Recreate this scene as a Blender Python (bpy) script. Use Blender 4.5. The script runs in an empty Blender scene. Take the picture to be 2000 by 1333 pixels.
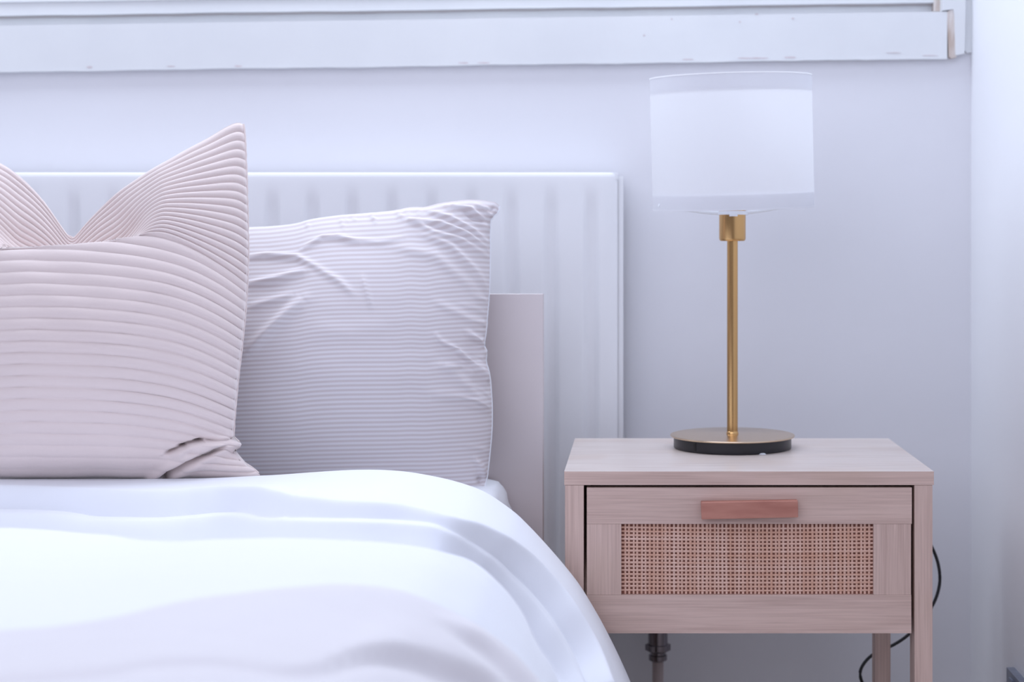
import bpy, bmesh, math, random
import numpy as np
from mathutils import Vector, Matrix
random.seed(4); RNG = np.random.RandomState(4)

# ------------------------------------------------------------------ camera, world, lights, exposure
C = bpy.context.scene
EYE = 0.845                    # camera height above the floor
F, CX, CY = 3000.0, 1240.0, 495.0    # focal length in px of a 2000 px frame, foot of the optical axis
def P(px, py, Y):
    return Vector(((px-CX)/F*Y, Y, EYE-(py-CY)/F*Y))

cam_d = bpy.data.cameras.new('camera'); cam = bpy.data.objects.new('camera', cam_d)
C.collection.objects.link(cam); C.camera = cam
cam.location = (0, 0, EYE); cam.rotation_euler = (math.pi/2, 0, 0)
cam_d.sensor_width = 36; cam_d.lens = F*36/2000
cam_d.shift_x = (1000-CX)/2000; cam_d.shift_y = (CY-666.5)/2000
cam_d.clip_start = 0.05
cam_d.dof.use_dof = True; cam_d.dof.focus_distance = 2.12; cam_d.dof.aperture_fstop = 3.4

w = bpy.data.worlds.new('world'); C.world = w; w.use_nodes = True
bg = w.node_tree.nodes['Background']; bg.inputs[0].default_value = (0.80, 0.80, 1.0, 1); bg.inputs[1].default_value = 0.34

def area(name, loc, target, sx, sy, power, col):
    d = bpy.data.lights.new(name, 'AREA'); d.shape = 'RECTANGLE'; d.size = sx; d.size_y = sy
    d.energy = power; d.color = col
    o = bpy.data.objects.new(name, d); C.collection.objects.link(o)
    o.location = loc; o.rotation_euler = (Vector(target)-Vector(loc)).to_track_quat('-Z', 'Y').to_euler()
    return o
# daylight of the window above the bed head, and a soft fill light added high at the left front
area('window_daylight', (-0.6, 2.42, 1.95), (-0.5, 1.2, 0.3), 2.4, 0.9, 36, (0.78, 0.86, 1.0))
area('added_room_fill', (-1.0, -0.4, 2.6), (0.2, 2.5, 0.9), 3.6, 3.0, 69, (0.79, 0.835, 1.0))

C.view_settings.view_transform = 'Standard'; C.view_settings.look = 'None'
C.view_settings.exposure = -0.30; C.view_settings.gamma = 1.0; C.view_settings.use_curve_mapping = False

# ------------------------------------------------------------------ helpers
def link(o, parent=None):
    C.collection.objects.link(o)
    if parent is not None: o.parent = parent
    return o
def tag(o, label=None, cat=None, group=None, kind=None):
    for k, v in (('label', label), ('category', cat), ('group', group), ('kind', kind)):
        if v: o[k] = v
    return o
def empty(name, loc, label, cat):
    o = bpy.data.objects.new(name, None); C.collection.objects.link(o); o.location = loc
    o.empty_display_size = 0.05
    return tag(o, label, cat)
def finish(name, bm, mat, parent=None, smooth=False, bevel=0, seg=2):
    """bm holds world coordinates; the object's origin goes to the parent's."""
    if bevel:
        bmesh.ops.bevel(bm, geom=[e for e in bm.edges if e.calc_face_angle(0) > 0.6], offset=bevel, segments=seg, profile=0.5, affect='EDGES', clamp_overlap=True)
    bmesh.ops.recalc_face_normals(bm, faces=bm.faces)
    off = Vector(parent.matrix_world.translation) if parent is not None else Vector((0, 0, 0))
    if parent is not None:
        off = Vector(ORIG(parent))
    bmesh.ops.translate(bm, vec=-off, verts=bm.verts)
    me = bpy.data.meshes.new(name); bm.to_mesh(me); bm.free()
    if smooth:
        for p in me.polygons: p.use_smooth = True
        if smooth == 'auto':
            me.set_sharp_from_angle(angle=math.radians(35))
    me.materials.append(mat)
    return link(bpy.data.objects.new(name, me), parent)
def ORIG(o):
    v = Vector((0, 0, 0))
    while o is not None: v += o.location; o = o.parent
    return v
def addbox(bm, x0, x1, y0, y1, z0, z1, rot=None):
    vs = [bm.verts.new((x, y, z)) for x in (x0, x1) for y in (y0, y1) for z in (z0, z1)]
    for f in ((0,1,3,2), (4,6,7,5), (0,4,5,1), (2,3,7,6), (0,2,6,4), (1,5,7,3)):
        bm.faces.new([vs[i] for i in f])
    if rot: bmesh.ops.rotate(bm, verts=vs, cent=((x0+x1)/2, (y0+y1)/2, (z0+z1)/2), matrix=rot)
    return vs
def box(name, x0, x1, y0, y1, z0, z1, mat, parent=None, bevel=0.0008, rot=None, seg=2):
    bm = bmesh.new(); addbox(bm, x0, x1, y0, y1, z0, z1, rot)
    return finish(name, bm, mat, parent, bevel=bevel, seg=seg)
def pbox(name, px0, px1, py0, py1, Y, depth, mat, parent=None, bevel=0.0008, rot=None):
    a = P(px0, py1, Y); b = P(px1, py0, Y)
    return box(name, a.x, b.x, Y, Y+depth, a.z, b.z, mat, parent, bevel, rot)
def lathe(name, prof, c, mat, parent=None, n=64, close=False, rot=None, smooth='auto'):
    """prof: list of (r, z) about the vertical axis through c"""
    bm = bmesh.new(); rings = []
    for r, z in prof:
        if r < 1e-6: rings.append([bm.verts.new((c[0], c[1], c[2]+z))])
        else: rings.append([bm.verts.new((c[0]+r*math.cos(2*math.pi*i/n), c[1]+r*math.sin(2*math.pi*i/n), c[2]+z)) for i in range(n)])
    idx = list(range(len(rings))) + ([0] if close else [])
    for a, b in zip(idx[:-1], idx[1:]):
        A, B = rings[a], rings[b]
        for i in range(n):
            j = (i+1) % n
            if len(A) == 1 and len(B) == 1: continue
            if len(A) == 1: bm.faces.new((A[0], B[i], B[j]))
            elif len(B) == 1: bm.faces.new((A[i], A[j], B[0]))
            else: bm.faces.new((A[i], A[j], B[j], B[i]))
    if rot: bmesh.ops.rotate(bm, verts=bm.verts, cent=rot[0], matrix=rot[1])
    return finish(name, bm, mat, parent, smooth=smooth)
def catmull(pts, n=10):
    pts = [Vector(p) for p in pts]; q = [pts[0]*2-pts[1]] + pts + [pts[-1]*2-pts[-2]]; out = []
    for i in range(1, len(q)-2):
        for k in range(n):
            t = k/n; a, b, c, d = q[i-1], q[i], q[i+1], q[i+2]
            out.append(0.5*((2*b)+(c-a)*t+(2*a-5*b+4*c-d)*t*t+(3*b-a-3*c+d)*t**3))
    out.append(pts[-1]); return out
def tube(name, pts, r, mat, parent=None, n=10, k=10, flat=1.0):
    pts = catmull(pts, k) if k > 1 else [Vector(p) for p in pts]
    bm = bmesh.new(); rings = []; up = Vector((0, 0, 1))
    for i, p in enumerate(pts):
        t = (pts[min(i+1, len(pts)-1)]-pts[max(i-1, 0)]).normalized()
        a = t.cross(up)
        if a.length < 0.05: a = t.cross(Vector((0, 1, 0)))
        a.normalize(); b = a.cross(t).normalized()
        rings.append([bm.verts.new(p+(a*math.cos(2*math.pi*j/n)+b*math.sin(2*math.pi*j/n)*flat)*r) for j in range(n)])
    for A, B in zip(rings[:-1], rings[1:]):
        for j in range(n): bm.faces.new((A[j], A[(j+1) % n], B[(j+1) % n], B[j]))
    bm.faces.new(rings[0][::-1]); bm.faces.new(rings[-1])
    return finish(name, bm, mat, parent, smooth='auto')
def grid_obj(name, grids, mat, parent, uvs=None):
    """grids: list of (nv, nu, 3) arrays; one smooth mesh"""
    V = []; Fc = []; UV = []; base = 0
    for gi, g in enumerate(grids):
        nv, nu = g.shape[:2]; V.append(g.reshape(-1, 3))
        i = np.arange((nv-1)*(nu-1)); r = i//(nu-1); c = i % (nu-1); a = base+r*nu+c
        Fc.append(np.stack([a, a+1, a+nu+1, a+nu], 1)); base += nv*nu
        if uvs is not None: UV.append(uvs[gi].reshape(-1, 2))
    V = np.concatenate(V); Fc = np.concatenate(Fc)
    off = np.array(ORIG(parent)) if parent is not None else np.zeros(3)
    me = bpy.data.meshes.new(name); me.from_pydata((V-off).tolist(), [], Fc.tolist())
    if uvs is not None:
        UV = np.concatenate(UV); l = me.uv_layers.new(name='UVMap')
        l.data.foreach_set('uv', UV[Fc.reshape(-1)].astype('f').reshape(-1))
    bm = bmesh.new(); bm.from_mesh(me)
    bmesh.ops.remove_doubles(bm, verts=bm.verts, dist=1e-5)
    bmesh.ops.recalc_face_normals(bm, faces=bm.faces)
    bm.to_mesh(me); bm.free()
    me.polygons.foreach_set('use_smooth', [True]*len(me.polygons))
    me.materials.append(mat)
    return link(bpy.data.objects.new(name, me), parent)
def ss(a, b, x):
    t = np.clip((x-a)/(b-a), 0, 1); return t*t*(3-2*t)
def blur(g, n, ax):
    for _ in range(n):
        h = g.copy()
        if ax == 0: h[1:-1] = (g[:-2]+2*g[1:-1]+g[2:])/4
        else: h[:, 1:-1] = (g[:, :-2]+2*g[:, 1:-1]+g[:, 2:])/4
        g = h
    return g
def gnormal(g):
    du = np.gradient(g, axis=1); dv = np.gradient(g, axis=0)
    n = np.cross(du, dv); return n/(np.linalg.norm(n, axis=2, keepdims=True)+1e-12)
def segdist(X, Y, pts):
    """distance to a polyline, position along it (0..1), side (+ below)"""
    best = np.full(X.shape, 1e9); T = np.zeros(X.shape); S = np.zeros(X.shape)
    L = [math.dist(a, b) for a, b in zip(pts[:-1], pts[1:])]; tot = sum(L); acc = 0
    for (a, b), l in zip(zip(pts[:-1], pts[1:]), L):
        dx, dy = (b[0]-a[0])/l, (b[1]-a[1])/l
        t = np.clip((X-a[0])*dx+(Y-a[1])*dy, 0, l)
        d = np.hypot(X-a[0]-t*dx, Y-a[1]-t*dy); m = d < best
        best = np.where(m, d, best); T = np.where(m, (acc+t)/tot, T)
        S = np.where(m, np.sign(-(X-a[0])*dy+(Y-a[1])*dx), S); acc += l
    return best, T, S
def interp(x, pts):
    return np.interp(x, [p[0] for p in pts], [p[1] for p in pts])
def sinterp(x, pts):
    """smooth interpolation through the points"""
    q = catmull([(p[0], p[1], 0) for p in pts], 12)
    return np.interp(x, [p.x for p in q], [p.y for p in q])
def noise2(u, v, seed, fx, fy, octv=3):
    r = np.random.RandomState(seed); out = np.zeros(np.broadcast(u, v).shape); amp = 1
    for o in range(octv):
        for k in range(5):
            a, b, ph = r.normal(), r.normal(), r.rand()*6.28
            out += amp/5*np.sin(a*fx*u+b*fy*v+ph)
        fx *= 2; fy *= 2; amp *= 0.5
    return out

# ------------------------------------------------------------------ materials
def mat(name, col, rough=0.6, metal=0.0, spec=0.5):
    m = bpy.data.materials.new(name); m.use_nodes = True
    b = m.node_tree.nodes['Principled BSDF']
    b.inputs['Base Color'].default_value = (*col, 1); b.inputs['Roughness'].default_value = rough
    b.inputs['Metallic'].default_value = metal; b.inputs['Specular IOR Level'].default_value = spec
    return m, m.node_tree, b
def node(nt, t, **kw):
    n = nt.nodes.new(t)
    for k, v in kw.items(): setattr(n, k, v)
    return n
def coords(nt, scale, kind='Object'):
    tc = node(nt, 'ShaderNodeTexCoord'); mp = node(nt, 'ShaderNodeMapping')
    mp.inputs['Scale'].default_value = scale; nt.links.new(tc.outputs[kind], mp.inputs[0]); return mp
def noisy(name, c0, c1, scale, rough=0.6, bump=0.0, bscale=None, det=4, pos=(0.35, 0.65), dist=0.002):
    m, nt, b = mat(name, c0, rough)
    mp = coords(nt, scale); n = node(nt, 'ShaderNodeTexNoise'); n.inputs['Scale'].default_value = 1; n.inputs['Detail'].default_value = det
    nt.links.new(mp.outputs[0], n.inputs[0])
    r = node(nt, 'ShaderNodeValToRGB'); r.color_ramp.elements[0].color = (*c0, 1); r.color_ramp.elements[1].color = (*c1, 1)
    r.color_ramp.elements[0].position, r.color_ramp.elements[1].position = pos
    nt.links.new(n.outputs[0], r.inputs[0]); nt.links.new(r.outputs[0], b.inputs['Base Color'])
    if bump:
        mp2 = coords(nt, bscale or scale); n2 = node(nt, 'ShaderNodeTexNoise'); n2.inputs['Scale'].default_value = 1; n2.inputs['Detail'].default_value = 5
        nt.links.new(mp2.outputs[0], n2.inputs[0])
        bp = node(nt, 'ShaderNodeBump'); bp.inputs['Strength'].default_value = bump; bp.inputs['Distance'].default_value = dist
        nt.links.new(n2.outputs[0], bp.inputs['Height']); nt.links.new(bp.outputs[0], b.inputs['Normal'])
    return m
def wood(name, axis, lo=(0.50, 0.345, 0.295), hi=(0.67, 0.49, 0.425)):
    """oak foil: fine grain along axis 'x' or 'z' or 'y'"""
    m, nt, b = mat(name, hi, 0.5)
    s = {'x': (9, 130, 380), 'z': (380, 130, 9), 'y': (220, 7, 220)}[axis]
    s2 = {'x': (2.2, 20, 34), 'z': (34, 20, 2.2), 'y': (26, 2.2, 26)}[axis]
    na = node(nt, 'ShaderNodeTexNoise'); na.inputs['Scale'].default_value = 1; na.inputs['Detail'].default_value = 4; na.inputs['Distortion'].default_value = 0.25
    nb = node(nt, 'ShaderNodeTexNoise'); nb.inputs['Scale'].default_value = 1; nb.inputs['Detail'].default_value = 3; nb.inputs['Distortion'].default_value = 0.6
    nt.links.new(coords(nt, s).outputs[0], na.inputs[0]); nt.links.new(coords(nt, s2).outputs[0], nb.inputs[0])
    mx = node(nt, 'ShaderNodeMath', operation='ADD'); ma = node(nt, 'ShaderNodeMath', operation='MULTIPLY'); ma.inputs[1].default_value = 0.55
    mb = node(nt, 'ShaderNodeMath', operation='MULTIPLY'); mb.inputs[1].default_value = 0.45
    nt.links.new(na.outputs[0], ma.inputs[0]); nt.links.new(nb.outputs[0], mb.inputs[0])
    nt.links.new(ma.outputs[0], mx.inputs[0]); nt.links.new(mb.outputs[0], mx.inputs[1])
    r = node(nt, 'ShaderNodeValToRGB'); e = r.color_ramp.elements
    e[0].position = 0.34; e[0].color = (*lo, 1); e[1].position = 0.60; e[1].color = (*hi, 1)
    nt.links.new(mx.outputs[0], r.inputs[0])
    # faint warm patches
    nc = node(nt, 'ShaderNodeTexNoise'); nc.inputs['Scale'].default_value = 9
    nt.links.new(coords(nt, (1, 1, 1)).outputs[0], nc.inputs[0])
    rc = node(nt, 'ShaderNodeMapRange'); rc.inputs[1].default_value = 0.5; rc.inputs[2].default_value = 0.75; rc.inputs[4].default_value = 0.35
    nt.links.new(nc.outputs[0], rc.inputs[0])
    mc = node(nt, 'ShaderNodeMix', data_type='RGBA'); mc.inputs['B'].default_value = (0.56, 0.40, 0.31, 1)
    nt.links.new(rc.outputs[0], mc.inputs['Factor']); nt.links.new(r.outputs[0], mc.inputs['A'])
    nt.links.new(mc.outputs['Result'], b.inputs['Base Color'])
    bp = node(nt, 'ShaderNodeBump'); bp.inputs['Strength'].default_value = 0.25; bp.inputs['Distance'].default_value = 0.0005
    nt.links.new(na.outputs[0], bp.inputs['Height']); nt.links.new(bp.outputs[0], b.inputs['Normal'])
    return m

M = {}
M['wall_lit'] = noisy('right_wall_lit_paint', (0.86, 0.87, 0.90), (0.88, 0.89, 0.92), (2, 2, 2), 0.75, 0.25, (60, 60, 60), dist=0.001)  # same paint as the back wall, lightened to paint in stronger light
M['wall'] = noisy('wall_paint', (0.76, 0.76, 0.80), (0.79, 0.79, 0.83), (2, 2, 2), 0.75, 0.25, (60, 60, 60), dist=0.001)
M['floor'] = noisy('floor_boards', (0.36, 0.30, 0.26), (0.46, 0.39, 0.34), (1, 12, 1), 0.5)
M['gloss'] = noisy('window_gloss_paint', (0.73, 0.745, 0.765), (0.77, 0.785, 0.80), (5, 5, 5), 0.4, 0.15, (25, 25, 60), dist=0.001)
M['rad'] = noisy('radiator_enamel', (0.86, 0.87, 0.90), (0.88, 0.89, 0.92), (3, 3, 3), 0.35)
M['bare'] = noisy('bare_timber', (0.50, 0.40, 0.34), (0.80, 0.76, 0.74), (60, 60, 14), 0.7)
M['bare_pink'] = noisy('bare_pink_primer', (0.62, 0.55, 0.56), (0.70, 0.65, 0.67), (90, 90, 90), 0.7)
M['gap'] = mat('gap_shade', (0.5, 0.46, 0.46), 0.9)[0]  # for a solid strip under the sash, coloured as the gap's shade
M['woodx'] = wood('oak_across', 'x'); M['woodz'] = wood('oak_upright', 'z'); M['woody'] = wood('oak_deep', 'y')
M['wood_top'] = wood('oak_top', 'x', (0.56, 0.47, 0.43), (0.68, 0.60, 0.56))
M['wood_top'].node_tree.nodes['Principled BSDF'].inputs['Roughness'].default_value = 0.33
M['handle'] = noisy('handle_terracotta', (0.40, 0.155, 0.115), (0.50, 0.22, 0.165), (14, 40, 70), 0.5, 0.1)
M['cavity'] = mat('drawer_cavity_shade', (0.035, 0.02, 0.018), 0.9)[0]  # near-black drawer box, the shade inside put into the colour
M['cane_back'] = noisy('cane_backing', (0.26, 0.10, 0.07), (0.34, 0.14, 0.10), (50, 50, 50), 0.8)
M['headboard'] = noisy('headboard_taupe', (0.70, 0.635, 0.64), (0.72, 0.65, 0.655), (3, 3, 3), 0.6)
M['chrome'] = mat('chrome', (0.24, 0.22, 0.24), 0.22, 1.0)[0]
M['pipe'] = mat('painted_pipe', (0.45, 0.38, 0.38), 0.45)[0]
M['steel'] = noisy('brushed_steel', (0.16, 0.18, 0.24), (0.24, 0.26, 0.32), (30, 30, 30), 0.35)
M['black'] = mat('black_plastic', (0.012, 0.012, 0.016), 0.35)[0]
M['black_slot'] = mat('black_slot', (0.003, 0.003, 0.004), 0.3)[0]
M['clear'] = mat('milky_plastic', (0.75, 0.77, 0.82), 0.2)[0]
M['white_plastic'] = mat('white_plastic', (0.92, 0.94, 0.97), 0.35)[0]
M['bulb'] = mat('bulb_glass', (0.9, 0.9, 0.9), 0.3)[0]

def brass(name, stretch, col=(0.66, 0.40, 0.17), rough=0.3):
    m, nt, b = mat(name, col, rough, 1.0)
    b.inputs['Anisotropic'].default_value = 0.5
    n = node(nt, 'ShaderNodeTexNoise'); n.inputs['Scale'].default_value = 1; n.inputs['Detail'].default_value = 3
    nt.links.new(coords(nt, stretch).outputs[0], n.inputs[0])
    r = node(nt, 'ShaderNodeMapRange'); r.inputs[3].default_value = rough-0.06; r.inputs[4].default_value = rough+0.08
    nt.links.new(n.outputs[0], r.inputs[0]); nt.links.new(r.outputs[0], b.inputs['Roughness'])
    return m
M['brass'] = brass('antique_brass', (900, 900, 8), (0.66, 0.40, 0.17), 0.22); M['brass_disc'] = brass('antique_brass_disc', (8, 900, 900), (0.66, 0.52, 0.38), 0.24)

# cane strands: pink-tan with strand to strand variation
m, nt, b = mat('cane_strand', (0.6, 0.35, 0.25), 0.5)
for ax, s in enumerate(((170, 3, 3), (3, 3, 170))):
    n = node(nt, 'ShaderNodeTexNoise'); n.inputs['Scale'].default_value = 1; n.inputs['Detail'].default_value = 1
    nt.links.new(coords(nt, s).outputs[0], n.inputs[0])
    if ax == 0: n0 = n
ad = node(nt, 'ShaderNodeMath', operation='ADD'); nt.links.new(n0.outputs[0], ad.inputs[0]); nt.links.new(n.outputs[0], ad.inputs[1])
r = node(nt, 'ShaderNodeValToRGB'); r.color_ramp.elements[0].position = 0.36; r.color_ramp.elements[1].position = 0.64
hf = node(nt, 'ShaderNodeMath', operation='MULTIPLY'); hf.inputs[1].default_value = 0.5
nt.links.new(ad.outputs[0], hf.inputs[0]); nt.links.new(hf.outputs[0], r.inputs[0])
r.color_ramp.elements[0].color = (0.62, 0.34, 0.24, 1); r.color_ramp.elements[1].color = (0.74, 0.49, 0.40, 1)
nt.links.new(r.outputs[0], b.inputs['Base Color']); M['cane'] = m

def fabric(name, col, transl=0.0, rough=0.9, sheen=0.2, nscale=(900, 900, 900), bump=0.1):
    m, nt, b = mat(name, col, rough, 0, 0.2)
    b.inputs['Sheen Weight'].default_value = sheen; b.inputs['Sheen Roughness'].default_value = 0.5
    n = node(nt, 'ShaderNodeTexNoise'); n.inputs['Scale'].default_value = 1; n.inputs['Detail'].default_value = 3
    nt.links.new(coords(nt, nscale).outputs[0], n.inputs[0])
    bp = node(nt, 'ShaderNodeBump'); bp.inputs['Strength'].default_value = bump; bp.inputs['Distance'].default_value = 0.0006
    nt.links.new(n.outputs[0], bp.inputs['Height']); nt.links.new(bp.outputs[0], b.inputs['Normal'])
    if transl:
        tr = node(nt, 'ShaderNodeBsdfTranslucent'); tr.inputs[0].default_value = (*col, 1)
        mx = node(nt, 'ShaderNodeMixShader'); mx.inputs[0].default_value = transl
        out = nt.nodes['Material Output']
        nt.links.new(b.outputs[0], mx.inputs[1]); nt.links.new(tr.outputs[0], mx.inputs[2]); nt.links.new(mx.outputs[0], out.inputs[0])
    return m
M['duvet'] = fabric('white_cotton', (0.865, 0.88, 0.93), 0, 0.85)
M['sheet'] = fabric('white_sheet', (0.86, 0.88, 0.93), 0, 0.85)
M['throw'] = fabric('cream_throw', (0.79, 0.76, 0.785), 0, 0.95, 0.3, (300, 300, 300), 0.3)
M['cord_fabric'] = fabric('cream_corduroy', (0.735, 0.625, 0.605), 0, 1.0, 0.6, (500, 500, 500), 0.35)
M['shade'] = fabric('shade_linen', (0.89, 0.89, 0.915), 0.5, 0.9, 0, (600, 600, 600), 0.1)
M['hem'] = fabric('shade_hem', (0.91, 0.91, 0.94), 0.3, 0.9, 0)
M['shade_trim'] = fabric('shade_trim', (0.99, 0.99, 1.0), 0.3, 0.8, 0)
# striped cotton: printed stripes along the pillow (UV v counts stripes)
m = fabric('striped_cotton', (0.85, 0.80, 0.79), 0, 0.9, 0.1, (700, 700, 700), 0.15); nt = m.node_tree; b = nt.nodes['Principled BSDF']
uv = node(nt, 'ShaderNodeUVMap'); uv.uv_map = 'UVMap'; sx = node(nt, 'ShaderNodeSeparateXYZ'); nt.links.new(uv.outputs[0], sx.inputs[0])
mu = node(nt, 'ShaderNodeMath', operation='MULTIPLY'); mu.inputs[1].default_value = 2*math.pi; nt.links.new(sx.outputs[1], mu.inputs[0])
sn = node(nt, 'ShaderNodeMath', operation='SINE'); nt.links.new(mu.outputs[0], sn.inputs[0])
mr = node(nt, 'ShaderNodeMapRange'); mr.inputs[1].default_value = -0.7; mr.inputs[2].default_value = 0.7; nt.links.new(sn.outputs[0], mr.inputs[0])
mx = node(nt, 'ShaderNodeMix', data_type='RGBA'); mx.inputs['A'].default_value = (0.62, 0.555, 0.565, 1); mx.inputs['B'].default_value = (0.74, 0.705, 0.735, 1)
nt.links.new(mr.outputs[0], mx.inputs['Factor']); nt.links.new(mx.outputs['Result'], b.inputs['Base Color']); M['stripe'] = m

# window glass
m, nt, b = mat('window_glass', (1, 1, 1), 0.0); b.inputs['Transmission Weight'].default_value = 1.0; b.inputs['IOR'].default_value = 1.45; M['glass'] = m

# ------------------------------------------------------------------ the setting
YW = 2.66                                     # back wall
XR = (1896-CX)/F*YW                           # right wall plane
ZB = P(0, 128, YW).z                          # underside of the window board
def struct(name, x0, x1, y0, y1, z0, z1, m, parent=None, bevel=0):
    o = box(name, x0, x1, y0, y1, z0, z1, m, parent, bevel)
    if parent is None: o['kind'] = 'structure'
    return o
struct('floor', -2.6, XR, -0.6, YW, -0.1, 0, M['floor'])
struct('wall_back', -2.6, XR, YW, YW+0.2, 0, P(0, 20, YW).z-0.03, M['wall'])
struct('wall_right', XR, XR+0.15, 0.2, YW+0.2, 0, 2.5, M['wall_lit'])

# window above the bed head: apron board, sill strip, sash, right-hand post, slightly out of level
win = empty('window_1', (-0.6, YW, ZB), None, None); win['kind'] = 'structure'
del_keys = [k for k in ('label', 'category') if k in win]
for k in del_keys: del win[k]
def slanted(name, xa, xb, ya0, ya1, yb0, yb1, Y, depth, mt, rough_edge=0, sub=60, bevel=0.001):
    """board whose top and bottom run from (ya0, ya1) at px xa to (yb0, yb1) at px xb"""
    bm = bmesh.new(); r = random.Random(sub+int(Y*1000)); rows = []
    for i in range(sub+1):
        t = i/sub; x = xa+(xb-xa)*t; a = ya0+(yb0-ya0)*t; c = ya1+(yb1-ya1)*t
        c += rough_edge*(0.5*math.sin(x*0.011)+0.35*math.sin(x*0.037+1)+r.uniform(-0.4, 0.4))
        p, q = P(x, a, Y), P(x, c, Y); rows.append([bm.verts.new(v) for v in (p, q, q+Vector((0, depth, 0)), p+Vector((0, depth, 0)))])
    for A, B in zip(rows[:-1], rows[1:]):
        for j in range(4): bm.faces.new((A[j], B[j], B[(j+1) % 4], A[(j+1) % 4]))
    bm.faces.new(rows[0]); bm.faces.new(rows[-1][::-1])
    return finish(name, bm, mt, win, bevel=bevel, seg=2)
slanted('apron_board', -900, 1850, 63.6, 151, 22.5, 113, YW-0.014, 0.05, M['gloss'], 0.7)
slanted('paint_lip', -900, 1850, 148.5, 153, 110.5, 114.5, YW-0.0146, 0.05, M['gloss'], 1.0, 140, 0.0004)
slanted('sill_strip', -900, 1850, 44, 76, 8, 34, YW+0.022, 0.05, M['gloss'], 0)
slanted('sash_gap_shade', -900, 1838, 41, 47.5, 3, 9.5, YW+0.016, 0.05, M['gap'], 0.8, 90, 0.0003)
slanted('sash_rail', -900, 1836, -60, 43, -95, 4.6, YW+0.006, 0.05, M['gloss'], 0.6)
slanted('sash_bead', -900, 1836, 13, 16, -22, -19, YW+0.002, 0.05, M['gloss'], 0.3)
# flaked paint along the board's lower edge and a few nail marks
bm = bmesh.new(); rr_ = random.Random(12)
for fx, fy, fl, fh in ((175, 131, 13, 5), (335, 129.5, 20, 2.5), (465, 129.5, 17, 4), (905, 123, 26, 4), (945, 123, 30, 3), (1345, 116, 26, 3), (1470, 113.5, 70, 4), (1545, 112, 26, 4), (1258, 69, 5, 3), (1312, 37, 4, 4), (1445, 43, 5, 4), (1478, 27.5, 8, 3), (1549, 36, 6, 4), (1745, 103, 30, 2), (1815, 108, 34, 2.5)):
    n = 9; vs = []
    for q in range(n):
        t = 2*math.pi*q/n; vs.append(bm.verts.new(P(fx+math.cos(t)*fl/2*rr_.uniform(0.7, 1.1), fy+math.sin(t)*fh/2*rr_.uniform(0.7, 1.1), YW-0.01475)))
    f_ = bm.faces.new(vs); g_ = bmesh.ops.extrude_face_region(bm, geom=[f_])['geom']
    bmesh.ops.translate(bm, verts=[q for q in g_ if isinstance(q, bmesh.types.BMVert)], vec=(0, 0.0012, 0))
fo = finish('paint_flakes', bm, M['bare_pink'], win); fo['kind'] = 'stuff'
# right-hand post: inner bare-edged strip, outer architrave
def pquad(name, pts, Y, depth, mt, parent, bevel=0.0006):
    bm = bmesh.new(); f = [bm.verts.new(P(x, y, Y)) for x, y in pts]; g = [bm.verts.new(P(x, y, Y)+Vector((0, depth, 0))) for x, y in pts]
    n = len(f); bm.faces.new(f); bm.faces.new(g[::-1])
    for i in range(n): bm.faces.new((f[i], g[i], g[(i+1) % n], f[(i+1) % n]))
    return finish(name, bm, mt, parent, bevel=bevel)
pquad('post_edge', [(1849, 24), (1853, 110), (1858, 114), (1868, 112), (1866, 18), (1855, 20)], YW-0.0135, 0.03, M['bare'], win)
pquad('post_return', [(1822, -90), (1824, 22), (1840, 22), (1842, -90)], YW+0.004, 0.03, M['bare'], win)
pquad('post', [(1840, -90), (1840, 21), (1862, 18), (1864, 30), (1866, 108), (1884, 105), (1888, -90)], YW-0.0155, 0.05, M['gloss'], win, 0.0012)
pquad('architrave', [(1882, -90), (1884, 98), (1889, 104), (1898, 102), (1898, -90)], YW-0.006, 0.03, M['gloss'], win, 0.0012)
zt = P(0, -60, YW).z
box('pane', -2.5, 0.50, YW+0.03, YW+0.034, zt-0.02, 2.3, M['glass'], win, 0)
box('glazing_bar', -0.93, -0.89, YW+0.01, YW+0.06, zt-0.03, 2.3, M['gloss'], win)
box('head_rail', -2.6, XR, YW, YW+0.1, 2.3, 2.5, M['gloss'], win)

# ------------------------------------------------------------------ radiator
YR = 2.56
ra, rb = P(-700, 337, YR), P(1208, 1226, YR)
rad = empty('radiator', ((ra.x+rb.x)/2, YR+0.05, rb.z), 'white ribbed panel radiator on the back wall behind the headboard', 'radiator')
def rad_panel():
    x1 = P(1206, 0, YR).x; x0 = ra.x; zt_, zb_ = ra.z, rb.z
    pitch = 78/F*YR; gx = P(1155, 0, YR).x
    us = np.arange(x0, x1+1e-6, pitch/26); us = np.append(us, x1)
    zs = [zb_, zb_+0.012, zb_+0.03, zb_+0.05] + list(np.linspace(zb_+0.07, zt_-0.07, 8)) + [zt_-0.05, zt_-0.036, zt_-0.02, zt_-0.008, zt_-0.003, zt_]
    g = np.zeros((len(zs), len(us), 3))
    for j, z in enumerate(zs):
        k = min(1, max(0, (zt_-0.032-z)/0.05))*min(1, max(0, (z-zb_-0.028)/0.03))
        ph = np.cos(2*np.pi*(us-gx)/pitch)            # 1 at a groove
        groove = ss(0.2, 1.0, ph)
        edge = np.clip((us-(x1-0.035))/0.035, 0, 1)
        dep = 0.0075*groove*k*(1-np.clip((us-(x1-0.03))/0.01, 0, 1))
        rim = 0.006*edge**4 + 0.003*max(0, (z-(zt_-0.005))/0.005)**2
        g[j, :, 0] = us; g[j, :, 1] = YR+dep+rim; g[j, :, 2] = z
    return grid_obj('front_panel', [g], M['rad'], rad)
rad_panel()
x1 = P(1206, 0, YR).x
box('top_casing', ra.x, x1, YR+0.004, YR+0.082, ra.z-0.012, ra.z-0.0005, M['rad'], rad, 0.002)
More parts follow.
